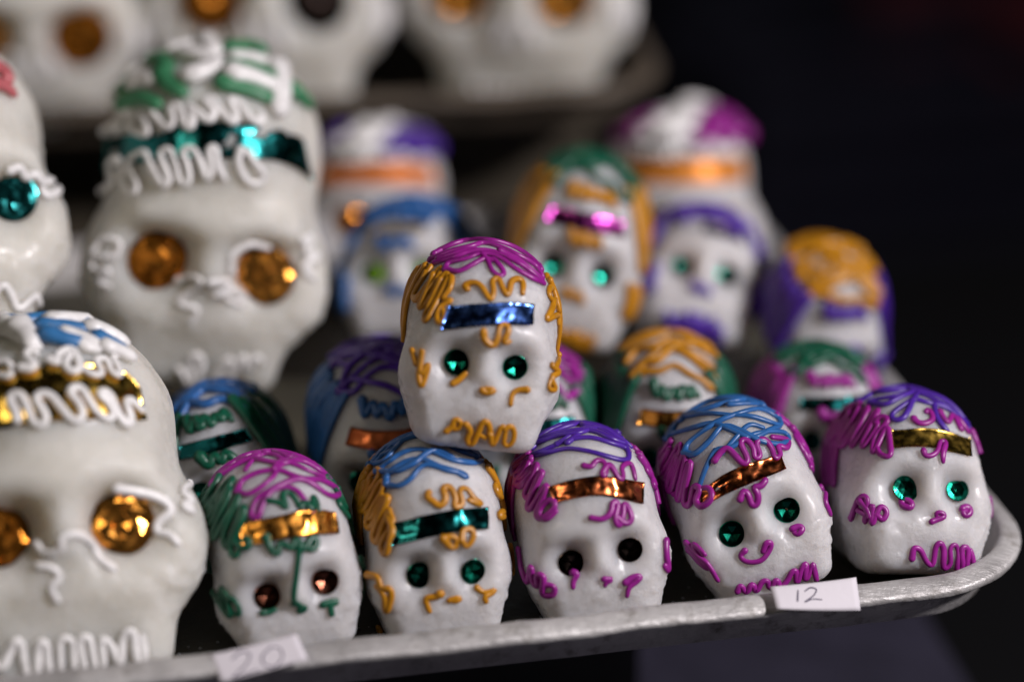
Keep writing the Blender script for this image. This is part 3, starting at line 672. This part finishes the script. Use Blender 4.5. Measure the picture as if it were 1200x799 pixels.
s.gem(143, 612, 38, 'amber', amp=.10, seed=4); s.gem(-2, 628, 37, 'brown', amp=.09, seed=9)
s.strokes('nose_icing', 'white', [[(78,510),(95,530),(130,520),(125,500),(160,490),(190,510),(205,540),(237,562)], [(80,555),(110,560),(125,580),(105,600),(120,627)]], .00145, BC, each=True)
s.strokes('eye_icing', 'white', [[(240,393),(290,402),(330,415),(355,440),(325,465),(325,485),(350,490),(368,508)]], .00145, BC)
s.strokes('cheek_icing', 'white', [[(408,378),(375,400),(398,420),(375,430),(402,445),(385,425)]], .0015, BC)
s.strokes('mouth_icing', 'white', [[(-30,720),(0,770),(28,715),(42,712),(55,780),(75,790),(80,720),(95,715),(105,785),(125,785),(125,710),(150,712),(155,780),(175,775),(165,710),(185,705),(200,775),(215,760),(210,705),(230,720),(250,760),(255,700),(275,690),(285,750),(300,750),(295,700)]], .0015, BC)
GT = (100, 40, 3.996); GC = (80, 30, 1.816)
s = Skull('BIGG', 'big sugar skull with dark teal foil band and green and white piped petals', 6, SUGAR_WARM)
s.band([(85,490),(250,465),(500,420),(750,420),(900,440),(1010,490)], [(50,655),(300,602),(600,585),(850,590),(960,620),(1050,690)], 'teal', GT, rough=.2, amp=.0009, lift=.0008)
s.strokes('band_icing', 'white', [[(110,470),(140,430),(170,460),(190,380),(240,380),(220,440),(260,470),(310,470),(270,370),(290,340),(340,400),(390,450),(420,420),(410,350),(450,360),(470,430),(500,450),(500,370),(480,350),(530,380),(580,420),(600,370),(560,330),(600,320),(640,380),(690,430),(700,380),(670,320),(720,330),(760,400),(810,430),(815,390)]], .0015, GT, lift=1.0)
s.strokes('band_icing', 'white', [[(100,740),(150,690),(130,620),(170,590),(190,640),(200,710),(240,750),(255,700),(220,610),(250,570),(290,560),(330,640),(370,710),(400,690),(370,600),(360,560),(400,545),(430,620),(450,700),(490,690),(480,610),(460,560),(500,540),(540,600),(570,680),(590,640),(580,550),(610,540),(620,620),(650,680)], [(720,550),(710,610),(750,690),(800,700),(830,670),(780,600),(750,550)]], .0015, GT, lift=1.0)
s.blob('petal_icing', 'lightgreen', [[(100,240),(150,200),(190,170)], [(290,90),(340,120),(390,180)], [(370,210),(400,260),(460,290)], [(200,340),(270,320),(350,345)], [(150,270),(190,290)], [(640,250),(740,265),(850,312)], [(690,185),(790,185),(870,212)], [(680,95),(740,80),(810,90)], [(960,280),(1000,300),(1030,335)]], .0036, GT)
s.blob('petal_icing', 'white', [[(180,150),(230,130),(290,150)], [(250,250),(300,225),(340,240)], [(40,270),(90,300),(150,345)], [(400,60),(480,50),(560,80)], [(470,110),(560,130),(620,180)], [(500,220),(570,190),(620,160)], [(690,218),(780,225),(865,262)], [(700,132),(790,125),(880,165)], [(890,180),(910,260),(890,370)], [(560,60),(600,110)]], .0040, GT)
s.gem(193, 497, 66, 'brown', GC, amp=.09, seed=3); s.gem(416, 528, 66, 'amber', GC, amp=.10, seed=12)
s.strokes('nose_icing', 'white', [[(235,540),(265,532),(285,545),(250,570),(235,590),(275,600),(260,630)], [(300,545),(340,545),(330,575),(372,592),(350,560),(312,572)]], .0015, GC, each=True)
s.strokes('eye_icing', 'white', [[(345,520),(348,485),(385,463),(425,470)]], .0015, GC)
s.strokes('cheek_icing', 'white', [[(55,480),(75,455),(112,460),(100,490),(60,492),(55,520),(92,520),(65,545),(88,552)], [(492,455),(515,450),(500,480),(527,490),(495,510),(522,540)]], .0015, GC, each=True)
s.strokes('mouth_icing', 'white', [[(236,728),(262,765),(282,725),(277,695),(258,712),(265,762),(300,775),(320,730),(345,705),(337,760),(312,764),(345,740),(372,698),(377,738),(397,700),(408,712)]], .0015, GC)
s = Skull('BIGL', 'big white sugar skull with teal foil eye and pink piped flower on its crown', 6, SUGAR_WARM)
s.gem(14, 232, 29, 'teal', amp=.08, seed=6); s.gem(-108, 228, 29, 'teal', amp=.08, seed=2)
s.blob('petal_icing', 'pink', [[(-30,80),(0,82),(6,96)], [(-20,100),(4,104),(12,112)], [(-40,60),(-10,66)]], .0030)
s.strokes('eye_icing', 'white', [[(10,200),(22,196),(28,208),(40,204),(48,214),(60,212),(66,224),(52,230),(48,222)]], .0016)
s.strokes('cheek_icing', 'white', [[(-10,345),(2,332),(12,345),(20,362),(32,352),(40,345),(44,356)]], .0016)
s.strokes('nose_icing', 'white', [[(-60,240),(-45,262),(-30,250),(-20,280)]], .0016)
# ------------------------------------------------------------ the soft pile behind
def pile(key, label, top, side, band, eyes=None, mouth=None, brow=None, band_kw={}, level=5, eyec='darkgreen', body=None, n=7, r=.0015, cheeks=True, temple=(52, 118, 0, 58), y1=.5, y0=-.30):
    s = Skull(key, label, level, body)
    if top: s.lstrokes('crown_icing', top, crown(s.seed, n, .42, y0, y1), r)
    if side:
        for q in (-1, 1):
            s.lstrokes('temple_icing', side, [zig(q*temple[0], q*temple[1], temple[2], temple[3], 13, 2, s.seed+q), zig(q*(temple[0]+4), q*(temple[1]+4), temple[2]+3, temple[3]-3, 12, 2, s.seed+q+50)], r)
    if band: s.lband(band, **band_kw)
    if brow:
        s.lstrokes('forehead_icing', brow, [zig(-28, 26, 46, 56, 9, 1.5, s.seed)], r); s.lstrokes('brow_icing', brow, [zig(-13, 13, 14, 22, 5, 1, s.seed)], r, lift=.9)
    ex, ey, ez = KIND[s.kind]['eye']
    for k, q in enumerate((-1, 1)):
        e = project(((np.array([q*ex, ey, ez])*s.S)@s.R.T+s.C)[None])[0]
        rp = KIND[s.kind]['er']*s.S[1]*FPX/s.d
        if s.kind == 'large': s.gem(e[0], e[1], rp*1.08, eyec, amp=.06, seed=s.seed+k*5)
        else: s.sequin(e[0], e[1], rp, eyec, tilt=(.1*k, .08))
    if mouth: s.lstrokes('mouth_icing', mouth, [zig(-30, 30, -55, -44, 11, 1.5, s.seed)], r)
    if cheeks and side:
        for q in (-1, 1): s.lstrokes('cheek_icing', side, [zig(q*44, q*60, -28, -8, 5, 2, s.seed)], r)
        s.lstrokes('nose_icing', side, [zig(-9, 9, -27, -22, 3, 1, s.seed)], r)
    return s
pile('GY', 'sugar skull with green crown, yellow temples and magenta foil band raised on the pile', 'green', 'yellow', 'magenta', mouth='yellow', brow='yellow', band_kw=dict(az=36), n=13, r=.0017)
pile('PG', 'white sugar skull with purple crown and thick purple mouth, raised on the pile', 'purple', 'purple', 'silver', mouth='purple', band_kw=dict(az=22, e0=30, e1=43, azc=14), temple=(60, 118, 8, 50), r=.0021, n=16, y0=-.62)
pile('YP', 'white sugar skull with yellow crown and purple temples beside the right rim', 'yellow', 'purple', None, mouth='purple', brow='purple', n=19, r=.0021, y1=1.1, temple=(58, 120, -10, 55))
pile('YG', 'white sugar skull with yellow crown, green temples and shining gold foil band', 'yellow', 'green', 'amber', brow='green', mouth='green', n=6)
pile('GM', 'white sugar skull with green crown and magenta temples near the right rim', 'green', 'magenta', 'teal', brow='magenta', mouth='magenta', n=11, r=.0016)
pile('MT', 'white sugar skull with magenta crown, green temples and teal foil band', 'magenta', 'green', 'teal', brow='green', n=6)
pile('PR', 'white sugar skull with purple crown, dark blue temples and dull red foil band', 'purple', 'blue', 'copper', brow='blue', n=8, band_kw=dict(rough=.44))
pile('BG', 'sugar skull with blue crown and green temples under a big skull', 'blue', 'green', 'teal', brow='green', n=10, r=.0019, temple=(40, 112, -12, 60))
pile('BL', 'sugar skull with blue and green hair, gold foil band and lime green eyes', 'blue', 'blue', 'gold', brow='blue', eyec='lime', n=12, r=.0019, y0=-.62, band_kw=dict(rough=.4, az=24, e0=30, e1=38)).lstrokes('crown_icing', 'green', crown(77, 4, .40, -.05, .6), .0015)
pile('HB', 'small sugar skull propping up the big skull with teal foil eyes', 'green', 'green', 'gold')
def medium(key, label, petal, accent, band, body=None):
    s = Skull(key, label, 6, body or SUGAR)
    s.lband(band, az=62, e0=22, e1=42, rough=.5)
    s.lstrokes('band_icing', 'white', [zig(-55, 55, 42, 52, 22, 2, 3)], .0014, .9)
    for az in (-70, 30, 60, 105):
        s.lstrokes('petal_icing', petal, each=True, r=.0042, lists=[[sph(az+dx-9, el), sph(az+dx, el+6), sph(az+dx+12, el+4)] for dx, el in ((-12, 52), (0, 60), (10, 67), (16, 54))])
    for az in (-30, 0, 150): s.lstrokes('petal_icing', accent, each=True, r=.0042, lists=[[sph(az+dx-9, el), sph(az+dx, el+5), sph(az+dx+10, el+4)] for dx, el in ((-12, 56), (0, 64), (10, 72))])
    ex, ey, ez = KIND[s.kind]['eye']
    for k, q in enumerate((-1, 1)):
        e = project(((np.array([q*ex, ey, ez])*s.S)@s.R.T+s.C)[None])[0]; s.gem(e[0], e[1], .12*s.S[1]*FPX/s.d, 'brown', seed=s.seed+k)
    s.lstrokes('nose_icing', 'white', [zig(-12, 12, -38, -26, 5, 2, 1)], .0016); s.lstrokes('mouth_icing', 'white', [zig(-28, 28, -62, -52, 12, 1.5, 2)], .0016)
medium('PB', 'medium sugar skull with pink piped flowers and brown foil band', 'magenta', 'white', 'brown')
medium('WP', 'medium sugar skull with purple piped flowers and orange foil band', 'purple', 'white', 'orange')
def upper(key, label, eyes, cols):
    s = Skull(key, label, 6, SUGAR_WARM, group='big sugar skulls on the rear tray')
    for (x, y, r), c in zip(eyes, cols): s.gem(x, y, r, c, amp=.09, seed=s.seed)
    s.lband('gold', az=60, e0=32, e1=44, rough=.3)
    s.lstrokes('nose_icing', 'white', [zig(-12, 12, -38, -24, 5, 2, s.seed)], .0019); s.lstrokes('mouth_icing', 'white', [zig(-26, 26, -64, -55, 12, 1.5, 2)], .0019)
    for q in (-1, 1): s.lstrokes('cheek_icing', 'white', [zig(q*50, q*66, -28, -12, 4, 2, s.seed)], .0019)
    for az in (-60, -20, 25, 65): s.lstrokes('petal_icing', 'white', each=True, r=.004, lists=[[sph(az+dx-9, el), sph(az+dx, el+6), sph(az+dx+12, el+4)] for dx, el in ((-12, 54), (0, 62), (10, 70))])
upper('U1', 'big white sugar skull with amber eyes at the far end of the rear tray', [(94, 40, 37), (-25, 45, 36)], ['brown', 'amber'])
upper('U2', 'big white sugar skull with dark brown eyes, middle one on the rear tray', [(248, 0, 37), (372, 0, 37)], ['brown', 'dark'])
upper('U3', 'big white sugar skull with amber eyes by the end of the rear tray', [(538, -12, 36), (662, -8, 36)], ['amber', 'amber'])
